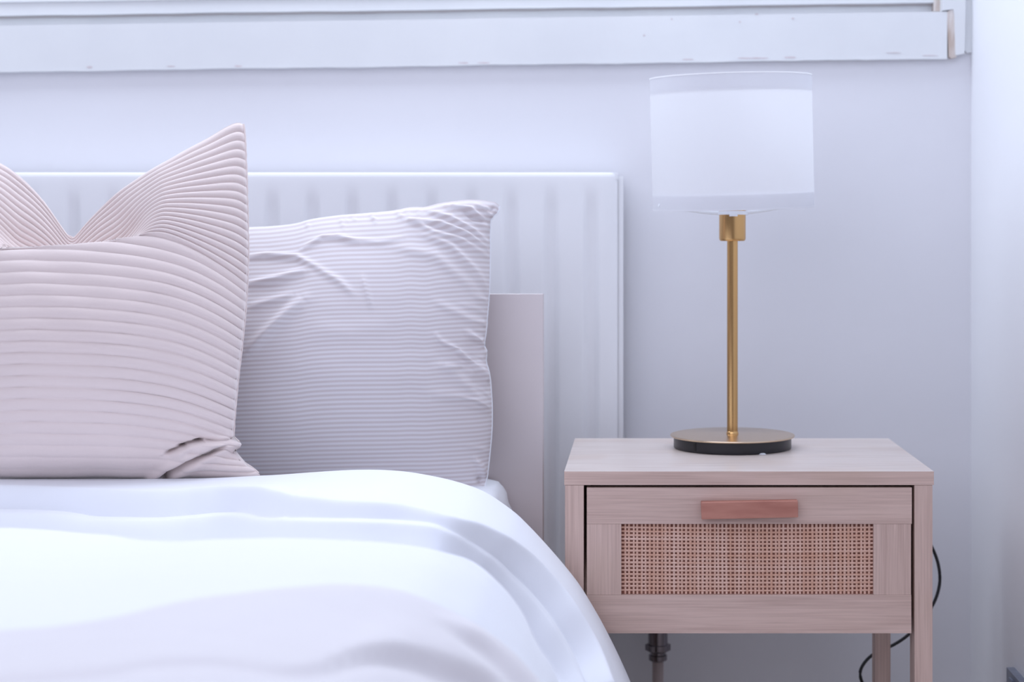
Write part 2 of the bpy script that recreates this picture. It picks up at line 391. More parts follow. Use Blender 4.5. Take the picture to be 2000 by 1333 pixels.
# side casing stands a little proud of the panel, with a rolled front edge
box('side_casing', x1-0.004, P(1217, 0, YR+0.02).x, YR+0.010, YR+0.085, rb.z, ra.z-0.006, M['rad'], rad, 0.004, seg=4)
box('back_panel', ra.x, x1-0.01, YR+0.075, YR+0.083, rb.z+0.01, ra.z-0.02, M['rad'], rad, 0.001)
# lockshield valve, tail and pipe at the lower right corner
vx, vy = P(1285, 0, YR+0.045).x, YR+0.045
zv = lambda py: P(0, py, vy).z
val = lathe('valve', [(0, 0.055), (0.010, 0.055), (0.0165, 0.048), (0.0165, 0), (0.0195, -0.001), (0.0195, -0.010), (0.016, -0.013), (0.0125, -0.014), (0.0125, -0.018), (0.0155, -0.019), (0.0155, -0.027), (0.012, -0.029), (0, -0.029)],
      (vx, vy, zv(1258)), M['chrome'], rad, 24)
lathe('valve_nut', [(0, 0.0), (0.0215, 0.0), (0.0215, -0.010), (0, -0.010)], (vx, vy, zv(1259)), M['chrome'], val, 6, smooth=False)
tube('pipe', [(vx, vy, zv(1282)), (vx+0.0, vy, zv(1330)), (vx, vy, 0.0)], 0.0095, M['pipe'], rad, 14, 1)
box('valve_tail', x1-0.02, vx, vy-0.008, vy+0.008, zv(1222), zv(1206), M['chrome'], rad, 0.003)
box('lower_bracket', P(1228, 0, vy).x, P(1258, 0, vy).x, vy+0.01, vy+0.03, zv(1240.5), zv(1228), M['chrome'], rad, 0.001)

# ------------------------------------------------------------------ metal socket on the right wall (bottom right corner)
sk = empty('wall_socket', (XR, 2.27, P(0, 1302, 2.36).z), 'grey metal socket plate low on the bright right wall', 'socket')
z1 = P(0, 1304, 2.355).z
box('face_plate', XR-0.012, XR, 2.195, 2.355, z1-0.088, z1, M['steel'], sk, 0.003, seg=3)
for yy in (2.235, 2.318):
    box('socket_insert', XR-0.0135, XR-0.006, yy-0.022, yy+0.022, z1-0.075, z1-0.03, M['black'], sk, 0.002)
    box('rocker_switch', XR-0.0155, XR-0.008, yy-0.010, yy+0.010, z1-0.026, z1-0.008, M['steel'], sk, 0.001)

# ------------------------------------------------------------------ bed, mattress
YH = 2.375
hb0, hb1 = P(1060, 1333, YH), P(1060, 575, YH)
bed = empty('bed', (-0.9, YH, 0), 'bed with a plain taupe headboard standing in front of the radiator', 'bed')
box('headboard', -1.75, hb1.x, YH, YH+0.03, 0.0, hb1.z, M['headboard'], bed, 0.0005)
box('side_rail', hb1.x-0.045, hb1.x-0.02, 0.45, YH-0.001, 0.12, 0.26, M['headboard'], bed, 0.001)
box('base', -1.70, hb1.x-0.046, 0.45, YH-0.001, 0.20, 0.26, M['headboard'], bed, 0.001)
for x_ in (-1.70, hb1.x-0.09):
    box('leg', x_, x_+0.045, 0.5, 0.545, 0.0, 0.199, M['headboard'], bed, 0.001)
mzt = P(0, 940, 2.33).z; mx1 = P(1012, 0, 2.33).x
def mattress():
    prof = [(-1.68, 0.262), (-1.70, 0.30), (-1.70, mzt-0.06), (-1.66, mzt-0.01), (-1.55, mzt), (P(930, 0, 2.33).x, mzt)]
    for px, py in ((955, 941), (970, 944), (982, 953), (988, 966), (995, 985), (1003, 1008), (1009, 1040), (1012, 1080)):
        v = P(px, py, 2.33); prof.append((v.x, v.z))
    prof += [(mx1, 0.31), (mx1-0.012, 0.262)]
    prof = [Vector((a, b_, 0)) for a, b_ in prof]
    pp = [prof[0]]
    for a, b_ in zip(prof[:-1], prof[1:]):
        m_ = max(2, int((b_-a).length/0.02)+1); pp += [a.lerp(b_, q/m_) for q in range(1, m_+1)]
    prof = pp
    Ys = [0.47, 0.475, 0.5] + list(np.linspace(0.6, 2.2, 18)) + [2.25, 2.3, 2.345, 2.365, 2.371]
    g = np.zeros((len(Ys), len(prof), 3))
    cxm, czm = -0.9, 0.40
    for j, Y in enumerate(Ys):
        s = 1-0.02*max(0, (Y-2.345)/0.026)**2-0.02*max(0, (0.5-Y)/0.03)**2
        for i, p in enumerate(prof):
            wob = 0.0025*math.sin(Y*23+i*0.5)*math.sin(i*0.9)
            press = 0.05*(1-float(ss(2.0, 2.2, Y)))      # squashed under the duvet
            sx_ = 1-0.05*(1-float(ss(2.0, 2.2, Y)))
            g[j, i] = (cxm+(p.x-cxm)*s*sx_+wob, Y, czm+(p.y-czm)*s-press*max(0, (p.y-0.3)/0.2))
    o = grid_obj('mattress', [g], M['sheet'], None)
    bm = bmesh.new(); bm.from_mesh(o.data)
    bmesh.ops.holes_fill(bm, edges=[e for e in bm.edges if e.is_boundary], sides=0); bm.to_mesh(o.data); bm.free()
    return tag(o, 'mattress in a white fitted sheet, its corner showing beside the striped pillow', 'mattress')
mattress()

# ------------------------------------------------------------------ duvet and throw
PROF = [(-1500, 965), (-900, 952), (-400, 946), (0, 941), (250, 939), (420, 937), (520, 931), (600, 924), (700, 918.5), (780, 921), (850, 932), (905, 946), (950, 964), (1000, 998), (1030, 1026), (1060, 1058),
        (1095, 1098), (1130, 1142), (1160, 1190), (1185, 1234), (1208, 1280), (1232, 1334), (1250, 1385), (1262, 1440), (1266, 1500), (1266, 1570), (1262, 1640)]
YS = 2.05
pr = catmull([(a, b_, 0) for a, b_ in PROF], 14)
_a = np.array([(p.x, p.y) for p in pr]); _d = np.r_[0, np.cumsum(np.hypot(*np.diff(_a, axis=0).T))]
_fr = np.arange(len(_a))/len(_a); _ang = np.minimum.accumulate(np.arctan2(_a[:, 1]-CY, _a[:, 0]-CX)-1e-7*np.arange(len(_a)))
_rad = np.hypot(_a[:, 0]-CX, _a[:, 1]-CY)
def prof_at(n, s0=0.0, s1=1.0):
    t = np.linspace(s0, s1, n)*_d[-1]; return np.interp(t, _d, _a[:, 0]), np.interp(t, _d, _a[:, 1]), np.interp(t, _d, _fr)
def k_curve(pts, up):
    """curve given as image points -> depth factor k along the profile: each point lies on the sweep of the profile towards the viewer"""
    q = catmull([(a, b_, 0) for a, b_ in pts], 10)
    th = np.array([math.atan2(p.y-CY, p.x-CX) for p in q]); r = np.array([math.hypot(p.x-CX, p.y-CY) for p in q])
    k = r/np.interp(-th, -_ang, _rad); o = np.argsort(-th)
    return np.interp(-np.interp(up, _fr, _ang), -th[o], k[o])
def lay(nu, Ys_of, s0, s1, disp, seed):
    px, py, up = prof_at(nu, s0, s1)
    nv = Ys_of(up).shape[0]; Y = Ys_of(up)
    X = (px-CX)/F*YS + np.zeros((nv, 1)); Z = EYE-(py-CY)/F*YS + np.zeros((nv, 1))
    g = np.stack([X, Y, Z], 2); n = gnormal(g)
    # outward normal of the profile
    tx = np.gradient(X[0]); tz = np.gradient(Z[0]); ln = np.hypot(tx, tz); N = np.stack([-tz/ln, 0*tx, tx/ln], 1)
    g = g + N[None]*disp(up, Y, X, Z)[..., None]
    return g, up
L1 = [(-400, 945), (0, 953), (150, 958), (300, 961), (385, 957), (455, 956), (560, 972), (650, 981), (780, 991), (877, 1014), (959, 1036), (1023, 1074), (1080, 1130), (1125, 1190), (1165, 1262), (1192, 1333)]
HL = [(-400, 990), (0, 992), (140, 1006), (315, 1004), (480, 1004), (650, 1006), (812, 1017), (877, 1036), (975, 1095), (1040, 1165), (1105, 1262), (1135, 1333)]
L2 = [(-400, 1020), (0, 1027), (200, 1040), (315, 1052), (480, 1049), (650, 1051), (780, 1059), (910, 1088), (975, 1134), (1023, 1192), (1056, 1257), (1098, 1333)]
def duvet_disp(up, Y, X, Z):
    k = YS/Y
    k1, kh, k2 = (k_curve(c, up)[None] for c in (L1, HL, L2))
    d = np.zeros(k.shape)
    # knots along k -> height: each fold is a steep drop towards the foot, then the cloth swells again
    a1 = np.clip(0.34*(kh-k1), 0.006, 0.032); a2 = np.clip(0.32*(k2-kh), 0.006, 0.036)
    kn = [k1-0.10, k1-0.004, k1+0.003, k1+0.010, k1+0.016, k1+0.023, k2-0.020, k2+0.004, k2+0.10]
    hv = [0*k1, 0*k1+0.003, -a1, -a1+0.0045, -a1+0.003, -a1-a2, -a1*0.5-a2*0.5, 0*k1-0.0015, 0*k1+0.001]
    for q, (ka, kb, va, vb) in enumerate(zip(kn[:-1], kn[1:], hv[:-1], hv[1:])):
        t = np.clip((k-ka)/np.maximum(kb-ka, 1e-4), 0, 1)
        e_ = 0.55*t**1.5+0.45*(1-np.sqrt(np.clip(1-t**3, 0, 1))) if q in (1, 4) else t*t*(3-2*t)     # rolls over and ends upright
        d += np.where((k >= ka) & (k < kb), va+(vb-va)*e_, 0)
    d += np.where(k >= kn[-1], 0.001-0.014*ss(0, 0.35, k-kn[-1]), 0)
    # long low creases that cross the top
    for pts, am in (([(560, 1030), (640, 1040), (730, 1056)], 0.004), ([(480, 960), (560, 975), (640, 978)], 0.0035),
                    ([(-60, 1010), (60, 1012), (150, 1010)], 0.003)):
        kc_ = k_curve([(-1000, pts[0][1])]+pts+[(1100, pts[-1][1]+200)], up)[None]
        u0 = np.interp([pts[0][0], pts[-1][0]], _a[:, 0], np.arange(len(_a))/len(_a))
        w_ = ss(u0[0]-0.03, u0[0]+0.03, up)*(1-ss(u0[1]-0.03, u0[1]+0.04, up))
        d += am*w_[None]*np.exp(-((k-kc_)/0.014)**2)
    # soft swells and small tucks
    d += 0.003*noise2(X*9, Y*14, 3, 1, 1, 3)*ss(1.0, 1.06, k)
    return d
nvD = 420
def duvet_Y(up):
    ks = np.r_[np.linspace(0.955, 1.0, 14)[:-1], np.linspace(1, 1.45, nvD+180), np.linspace(1.45, 2.9, 100)[1:]]
    ks = ks[:, None]+0*up[None]
    k0 = 0.955+0.042*ss(0.5, 0.66, up)                 # far edge swings forward beside the bedside table
    ks = np.maximum(ks, k0[None]+np.linspace(0, 0.0005*len(ks), len(ks))[:, None]*0)
    return YS/ks
gd, up = lay(900, duvet_Y, 0, 1, duvet_disp, 1)
# the far edge rolls down
row = np.arange(gd.shape[0])
g0 = gd[0].copy()
edge = []
tx = np.gradient(gd[13, :, 0]); tz = np.gradient(gd[13, :, 2]); ln = np.hypot(tx, tz); Nn = np.stack([-tz/ln, 0*tx, tx/ln], 1)
for j in range(13):
    t = (13-j)/13.0
    gd[j] = gd[13] + Nn*(-0.035*(1-math.sqrt(max(0, 1-t*t)))) ; gd[j, :, 1] = gd[13, :, 1] + 0.035*t*(1-0.92*ss(0.5, 0.62, up))
under = gd[0] + Nn*(-0.012); under[:, 1] = gd[0, :, 1]-0.02*(1-0.7*ss(0.5, 0.62, up))
gd = np.concatenate([under[None], gd])
gd = blur(blur(gd, 1, 0), 2, 1)
duv = grid_obj('duvet', [gd], M['duvet'], None)
md = duv.modifiers.new('thickness', 'SOLIDIFY'); md.thickness = 0.004; md.offset = -1
tag(duv, 'puffy white cotton duvet rumpled over the bed', 'duvet')

TH = [(-400, 1250), (0, 1220), (120, 1212), (250, 1196), (400, 1168), (560, 1151), (680, 1148), (780, 1160), (860, 1190), (930, 1235), (990, 1285), (1030, 1333), (1060, 1390), (1075, 1440)]
C1 = [(-300, 1340), (180, 1315), (300, 1296), (440, 1290), (560, 1305), (640, 1298), (700, 1277), (760, 1270), (830, 1280), (900, 1308), (960, 1345), (1000, 1400)]
C2 = [(700, 1190), (760, 1212), (820, 1222), (880, 1226), (960, 1275), (1010, 1333)]
def throw_disp(up, Y, X, Z):
    base = duvet_disp(up, Y, X, Z); k = YS/Y
    kt = k_curve(TH, up)[None]; kc = k_curve(C1, up)[None]
    d = base+0.003+0.011*np.clip((k-kt)/0.05, 0, 1)**0.5
    def fold(kc, a, w1, w2, amp):
        x = k-kc; return amp*np.where(x < 0, np.exp(-(x/w1)**2), np.exp(-(x/w2)**2))*a
    m = ss(0.40, 0.47, up)[None]
    d += fold(kc, 0.35+0.65*m, 0.10, 0.03, 0.007) - fold(kc+0.035, 0.35+0.65*m, 0.016, 0.04, 0.009)
    # second crease nearer the throw's edge, right part only
    kr = k_curve([(-400, 1300), (500, 1200), (700, 1183), (800, 1207), (870, 1232), (940, 1280), (1000, 1345)], up)[None]
    mr_ = ss(0.47, 0.52, up)[None]
    d += fold(kr, mr_, 0.05, 0.02, 0.006)-fold(kr+0.03, mr_, 0.015, 0.03, 0.007)
    d += 0.003*noise2(X*7, Y*9, 11, 1, 1, 2)
    return d
def throw_Y(up):
    kt = k_curve(TH, up)
    ks = kt[None]+np.linspace(0, 1, 330)[:, None]**1.3*(2.85-kt[None])
    return YS/ks
gt, upt = lay(300, throw_Y, 0, 0.97, throw_disp, 2)
thr = grid_obj('throw_blanket', [gt], M['throw'], None)
md = thr.modifiers.new('thickness', 'SOLIDIFY'); md.thickness = 0.005; md.offset = -1
tag(thr, 'blurred cream throw blanket across the duvet in the foreground', 'blanket')

# ------------------------------------------------------------------ corduroy cushion (chopped, two ears)
def cushion():
    YC = 2.085; X0 = 120.0
    nu, nv, NR = 300, 560, 40
    v = np.linspace(0, 1, nv)[:, None]; u = np.linspace(-1, 1, nu)[None]
    u = np.sign(u)*np.abs(u)**0.85
    edgeR = [(0, 476), (0.02, 478), (0.07, 480), (0.2, 483), (0.35, 485), (0.45, 483), (0.52, 480), (0.6, 474), (0.7, 465), (0.8, 458), (0.86, 456), (0.895, 457), (0.93, 474), (0.97, 498), (1, 509)]
    edgeL = [(0, -236), (0.3, -246), (0.6, -232), (0.88, -212), (1, -262)]
    er = sinterp(v, edgeR); el = sinterp(v, edgeL)
    x = np.where(u >= 0, X0+(er-X0)*u, X0+(X0-el)*u)
    top = [(-245, 244), (-200, 250), (-130, 268), (-60, 292), (0, 318), (30, 339), (60, 366), (90, 400), (115, 437), (128, 458), (137, 466), (147, 466), (160, 448), (200, 404), (240, 370), (280, 340), (330, 311), (400, 273), (440, 250), (460, 241), (472, 241), (490, 250)]
    xt = x[:1]*1.0
    ytop = sinterp(x, top)
    g = np.abs(x-X0)/np.where(u >= 0, er-X0, X0-el)
    ax = np.abs(x-60)/np.where(x > 60, er-60, 60-el)      # lines bend from x = 60 outward
    y0 = 484+(v-0.5)*2*455
    ye = sinterp(v, [(0, 243), (0.25, 420), (0.5, 598), (0.7, 752), (0.83, 852), (0.9, 893), (1, 932)])
    shp = 0.12*ax+0.88*ax**3.6
    yl = y0+(ye-y0)*shp
    yr = sinterp(x, [(-245, 560), (-120, 505), (-60, 492), (0, 486), (60, 481), (140, 477), (200, 470), (250, 463), (300, 457), (340, 466), (400, 500), (485, 560)])
    wgt = 1-ss(0.30, 0.72, np.abs(x-130)/270.0)
    line5 = 484+(598-484)*shp
    vr = np.clip(0.5-(line5-yr)/900.0, 0.36, 0.56)
    t = np.clip(v/vr, 0, 1)
    yup = ytop+(yr-ytop)*t+wgt*62*np.sin(np.pi*t**1.4)
    # below the ridge follow the ribs, hemmed at the bottom
    ydn = yr+(yl-line5-(vr-0.5)*0)*1.0
    tt = np.clip((v-vr)/(1-vr), 0, 1)
    ylv = y0+(ye-y0)*shp; yatr = 484+(vr-0.5)*910+(np.interp(vr, [0, 0.5, 1], [243, 598, 932])-(484+(vr-0.5)*910))*shp
    ydn = yr+(ylv-yatr)*1.0
    ybot = yr[-1:]+(ylv[-1:]-yatr[-1:])
    ytarget = sinterp(x[-1:], [(-262, 930), (0, 938), (330, 938), (460, 937), (495, 934), (509, 930)])
    ydn = ydn+(ytarget-ybot)*tt
    y = np.where(v < vr, yup, ydn)
    bul = np.clip(1-g**2.6, 0, 1)**0.62
    F0 = 0.082*np.sin(np.pi*np.clip(v, 0, 1)**0.92)**0.62*bul
    F1u = 0.012*np.sin(np.pi*np.clip(t, 0, 1))+0.080*ss(0.50, 1.0, t)
    F1d = 0.080+0.026*np.sin(np.pi*np.clip(tt, 0, 1)**0.8)-0.02*np.clip(tt, 0, 1)**3
    F1 = np.where(v < vr, F1u, F1d)*np.sqrt(np.clip(1-np.clip((v-0.94)/0.06, 0, 1)**2, 0, 1))
    F0 = np.where(v < vr, F0, (F0*0.25+0.75*F1*bul))
    fr = F0*(1-wgt)+wgt*F1*np.clip(bul*1.02, 0, 1)
    Y = YC-fr
    # lean back a little towards the top
    hh = (938-y)/700
    Y = Y+0.03*hh+0.09*hh**2
    # pinch at the lower right corner
    d1, t1, s1 = segdist(x, y, [(325, 886), (348, 876), (368, 866), (392, 861), (425, 861), (462, 858)])
    d2, t2, s2 = segdist(x, y, [(300, 942), (335, 921), (368, 905), (400, 890), (424, 878), (440, 868)])
    pn = -0.013*np.exp(-(d1/3.2)**2)*(0.35+0.65*(t1 < 0.55))*ss(0, 0.1, t1+0.05) - 0.016*np.exp(-(d2/3.6)**2)*ss(0, 0.2, 1.02-t2)
    pn += 0.008*np.exp(-((d1-10)/8)**2)*(s1 > 0)*ss(0, 0.2, t1) + 0.005*np.exp(-((d2-10)/8)**2)
    for hx, hy in ((356, 871), (388, 861)): pn += -0.02*np.exp(-((x-hx)/7)**2-((y-hy)/2.6)**2)
    G = np.stack([(x-CX)/F*Y, Y, EYE-(y-CY)/F*Y], 2)
    G = blur(blur(G, 14, 0), 6, 1)
    N = gnormal(G); N *= np.where(N[..., 1:2] > 0, -1, 1)*np.where((N[nv//2, nu//2, 1] < 0), 1, 1)
    ph = (v*NR+0.10*noise2(u*2+0*v, v*6, 5, 1, 1, 2)) % 1
    rib = np.clip(1-np.abs(2*ph-1)**2.2, 0, 1)**0.55
    amp = (0.0046+0.0010*(v < vr))*(0.75+0.25*ss(0.3, 0.9, ax))*np.clip((1-g)/0.02, 0.25, 1)
    smooth_m = 1-0.8*np.exp(-((d1-9)/9)**2)*(s1 > 0)*(s2 < 0)
    disp = amp*(rib-0.6)*smooth_m*(1-0.55*ss(0.8, 1.0, v)*(1-ss(0.4, 0.9, ax)))+pn+0.0016*noise2(x/45, y/40, 8, 1, 1, 2)*bul
    G2 = G+N*disp[..., None]
    o_front = G2
    # back
    vb = v; Yb = YC+0.03*hh+0.09*hh**2+0.03*np.sin(np.pi*vb)**0.6*np.clip(1-g**2.4, 0, 1)**0.6*(1-0.6*wgt*(1-ss(0, 0.6, v)))
    yb = ytop+(y[-1:]-ytop)*v; yb = np.where(wgt > 0, yb, yb)
    B = np.stack([(x-CX)/F*Yb, Yb, EYE-(yb-CY)/F*Yb], 2)[::4, ::3]
    seam_fix = G2[::4, ::3]
    B[0] = seam_fix[0]; B[-1] = seam_fix[-1]; B[:, 0] = seam_fix[:, 0]; B[:, -1] = seam_fix[:, -1]
    e = empty('corduroy_cushion', (-0.72, YC, P(0, 938, YC).z), 'cream wide-ribbed corduroy cushion with a dented top, leaning on the pillows', 'cushion')
    grid_obj('front_cover', [G2], M['cord_fabric'], e)
    grid_obj('back_cover', [B], M['cord_fabric'], e)
    # piped seam
    rim = [Vector(G2[i, -1]) for i in range(0, nv, 8)]
    rim2 = [Vector(G2[0, i]) for i in range(0, nu, 4)]
    tube('side_seam', rim, 0.0013, M['cord_fabric'], e, 6, 1)
    tube('top_seam', rim2, 0.0013, M['cord_fabric'], e, 6, 1)
cushion()

# ------------------------------------------------------------------ striped pillow
def pillow():
    YP = 2.28; nu, nv = 330, 330
    v = np.linspace(0, 1, nv)[:, None]; s = np.linspace(0, 1, nu)[None]
    XL = -70
    edge = [(0, 976), (0.03, 972), (0.055, 960), (0.09, 957.5), (0.2, 957), (0.3, 955), (0.36, 952), (0.42, 949), (0.465, 945), (0.49, 951), (0.52, 949), (0.56, 955), (0.62, 959), (0.7, 961), (0.78, 960), (0.86, 956), (0.92, 952), (0.97, 947), (1, 940)]
    xe = sinterp(v, edge); ss_ = s**0.9
    x = XL+(xe-XL)*ss_
    ytop = sinterp(x, [(-70, 448), (0, 455), (80, 462), (150, 466), (300, 458), (420, 449), (486, 444), (530, 442), (575, 437), (610, 428), (660, 421), (720, 416), (770, 411), (800, 405), (830, 404), (860, 397), (905, 391), (935, 391), (958, 394), (968, 396), (976, 403)])
    ybot = sinterp(x, [(-70, 980), (300, 982), (700, 980), (900, 975), (976, 962)])
    # cloth lines: dense near the top edge left of the corner, bending down at the right edge
    vv = v; y = ytop+(ybot-ytop)*vv
    y = y+14*np.sin(np.pi*vv)*ss(0.55, 1, s)*1.0
    g = s; top_f = np.clip(np.sin(np.pi*np.clip(v, 0, 1)**0.85), 0, 1)**0.75
    fr = 0.105*top_f*np.clip(1-np.clip((g-0.35)/0.65, 0, 1)**3, 0, 1)**0.6*np.clip(g/0.15, 0, 1)**0.5
    Y = YP-fr+(1000-y)/600*0.05
    d = 0.0012*noise2(x/60, y/38, 21, 1, 1, 3)
    def crease(pts, amp, w, taper=True, step=0.0):
        dd, tt, sd = segdist(x, y, pts)
        a = np.sin(np.pi*np.clip(tt, 0.02, 0.98))**0.5 if taper else 1
        return amp*np.exp(-(dd/w)**2)*a + step*a*np.exp(-(dd/(w*4))**2)*np.where(sd > 0, np.tanh(dd/w), 0)
    cr = [([(478, 505), (520, 500), (580, 503), (625, 525)], 0.004, 6), ([(590, 488), (630, 466), (660, 465), (700, 474)], 0.0035, 5),
          ([(480, 556), (540, 546), (600, 528)], 0.0045, 7), ([(480, 690), (520, 650), (560, 612), (595, 583)], 0.006, 11),
          ([(486, 600), (540, 585), (575, 575)], 0.003, 8),
          ([(620, 525), (660, 548), (690, 575)], 0.0028, 7), ([(708, 538), (716, 570), (724, 600)], 0.002, 5),
          ([(660, 462), (690, 470), (740, 474), (790, 465)], 0.002, 6),
          ([(800, 432), (860, 437), (910, 456), (950, 485)], 0.005, 5), ([(830, 412), (880, 425), (925, 450), (955, 478)], 0.004, 4.5),
          ([(790, 425), (850, 456), (900, 468), (950, 500)], 0.004, 6), ([(870, 402), (920, 408), (945, 430), (955, 445)], 0.004, 4),
          ([(905, 412), (925, 428), (945, 432), (955, 440)], -0.004, 4), ([(925, 400), (950, 408), (962, 425)], 0.004, 3.5),
          ([(940, 404), (957, 414), (966, 404)], -0.003, 3),
          ([(820, 455), (880, 480), (930, 530), (952, 570)], 0.0035, 7), ([(760, 480), (850, 500), (920, 560), (950, 600)], 0.002, 10),
          ([(850, 590), (900, 615), (940, 640)], 0.002, 8),
          ([(852, 655), (862, 668), (885, 680), (910, 700), (930, 722), (945, 740)], 0.006, 5), ([(912, 646), (930, 665), (944, 680)], 0.0055, 5),
          ([(865, 712), (895, 735), (920, 755)], 0.004, 12), ([(925, 705), (945, 730), (955, 750)], 0.005, 6),
          ([(850, 716), (900, 714), (930, 735)], 0.004, 9), ([(895, 745), (930, 770), (950, 800)], 0.003, 9),
          ([(840, 770), (900, 775), (945, 790)], 0.003, 12), ([(600, 640), (680, 650), (760, 640)], 0.0012, 18),
          ([(560, 720), (700, 735), (850, 720)], 0.0015, 25),
          ([(927, 895), (940, 912), (950, 935)], 0.005, 5), ([(935, 930), (944, 950)], -0.005, 6)]
    for pts, a, wd in cr: d = d+crease(pts, a*1.6, wd)
    # gathering folds that run in from the right seam
    r = np.random.RandomState(2)
    for k in range(16):
        yy = r.uniform(440, 900); L = r.uniform(25, 70); sl = r.uniform(-0.9, -0.3)
        d = d+crease([(958, yy), (958-L*0.5, yy+sl*L*0.5), (958-L, yy+sl*L*0.7)], r.uniform(0.001, 0.0028), r.uniform(3, 6))
    for k in range(14):
        xx = r.uniform(560, 950); L = r.uniform(12, 30)
        d = d+crease([(xx, float(np.interp(xx, x[0], ytop[0]))), (xx+r.uniform(4, 18), float(np.interp(xx, x[0], ytop[0]))+L)], r.uniform(0.001, 0.0025), r.uniform(3, 5))
    G = np.stack([(x-CX)/F*Y, Y, EYE-(y-CY)/F*Y], 2); G = blur(G, 3, 0)
    N = gnormal(G); N *= np.where(N[..., 1:2] > 0, -1, 1)
    fade = np.clip(v/0.02, 0, 1)*np.clip((1-s)/0.008, 0, 1)
    G2 = G+N*(d*np.clip(fade, 0.2, 1))[..., None]
    # stripes follow the cloth
    uvv = vv*64+0*s+0.9*noise2(s*3+0*v, v*4+0*s, 31, 1, 1, 2)-2.2*np.exp(-(s/0.65)**2)*v
    UV = np.stack([s+0*v, uvv], 2)
    Yb = YP+(1000-y)/600*0.05+0.032*top_f*np.clip(1-g**3, 0, 1)**0.6*np.clip(g/0.15, 0, 1)**0.5
    B = np.stack([(x-CX)/F*Yb, Yb, EYE-(y-CY)/F*Yb], 2)[::3, ::3]
    S = G2[::3, ::3]
    e = empty('striped_pillow', (-0.5, YP, P(0, 990, YP).z), 'plump pillow in a finely striped beige and white case against the headboard', 'pillow')
    B[0] = S[0]; B[-1] = S[-1] if S.shape == B.shape else B[-1]; B[:, 0] = S[:, 0]; B[:, -1] = S[:, -1]
    grid_obj('front_case', [G2], M['stripe'], e, [UV])
    grid_obj('back_case', [B], M['stripe'], e, [UV[::3, ::3]])
    rim = [Vector(G2[i, -1]) for i in range(0, nv, 5)]
    tube('case_seam', rim, 0.0012, M['sheet'], e, 6, 1)
pillow()

# ------------------------------------------------------------------ bedside table
YN = 2.075; DN = 0.372
a, b_ = P(1102, 921.5, YN), P(1824, 921.5, YN)
xl, xr, zt = a.x, b_.x, a.z; th = 26.5/F*YN
X = lambda px: P(px, 0, YN).x
Z = lambda py: P(0, py, YN).z
ns = empty('bedside_table', ((xl+xr)/2, YN+DN/2, 0), 'pale oak bedside table with a cane-front drawer, right of the bed', 'bedside table')
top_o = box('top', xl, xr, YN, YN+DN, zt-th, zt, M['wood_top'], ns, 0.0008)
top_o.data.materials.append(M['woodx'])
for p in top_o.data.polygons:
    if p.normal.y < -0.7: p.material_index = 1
LW = 37/F*YN; LD = 0.03
for nm, x0, x1_ in (('left', X(1103.5), X(1140)), ('right', X(1786.5), X(1821.5))):
    box('leg', x0, x1_, YN+0.0008, YN+LD+0.006, 0, zt-th-0.0004, M['woodz'], ns, 0.0007)
    box('leg', x0, x1_, YN+DN-LD, YN+DN, 0, zt-th-0.0004, M['woodz'], ns, 0.0007)
zbot = Z(1238.5)
for x0 in (X(1109), X(1800)):
    box('side_panel', x0, x0+0.010, YN+LD+0.0065, YN+DN-LD-0.0005, zbot+0.004, zt-th-0.0005, M['woody'], ns, 0.0004)
box('back_panel', X(1141), X(1785), YN+DN-0.012, YN+DN-0.006, zbot+0.004, zt-th-0.0005, M['woodx'], ns, 0.0004)
for py0 in (1222,):
    box('back_rail', X(1141), X(1785), YN+DN-LD, YN+DN-0.013, zbot+0.004, zbot+0.024, M['woodx'], ns, 0.0004)

# drawer: rails, stiles, cane, box
df = YN+0.002; dt = 0.018
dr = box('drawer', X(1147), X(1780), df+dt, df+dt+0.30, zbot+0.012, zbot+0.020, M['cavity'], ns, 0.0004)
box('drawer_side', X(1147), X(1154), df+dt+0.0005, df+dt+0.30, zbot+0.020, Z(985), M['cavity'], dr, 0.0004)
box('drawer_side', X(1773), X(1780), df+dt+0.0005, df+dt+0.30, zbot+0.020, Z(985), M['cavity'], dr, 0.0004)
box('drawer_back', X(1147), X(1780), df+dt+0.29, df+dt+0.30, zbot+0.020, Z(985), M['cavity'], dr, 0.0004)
dpx0, dpx1 = 1146, 1781.5
box('rail', X(dpx0), X(dpx1), df, df+dt, Z(1024.6), Z(953.5), M['woodx'], dr, 0.0006)
box('rail', X(dpx0), X(dpx1-1), df, df+dt, zbot, Z(1163.6), M['woodx'], dr, 0.0006)
box('stile', X(dpx0), X(1213.5), df+0.0003, df+dt, Z(1163.3), Z(1024.9), M['woodz'], dr, 0.0005)
box('stile', X(1706.5), X(dpx1-1.5), df+0.0003, df+dt, Z(1163.3), Z(1024.9), M['woodz'], dr, 0.0005)
box('cane_backing', X(1213.6), X(1706.4), df+0.0068, df+dt-0.001, Z(1163.2), Z(1025), M['cane_back'], dr, 0)
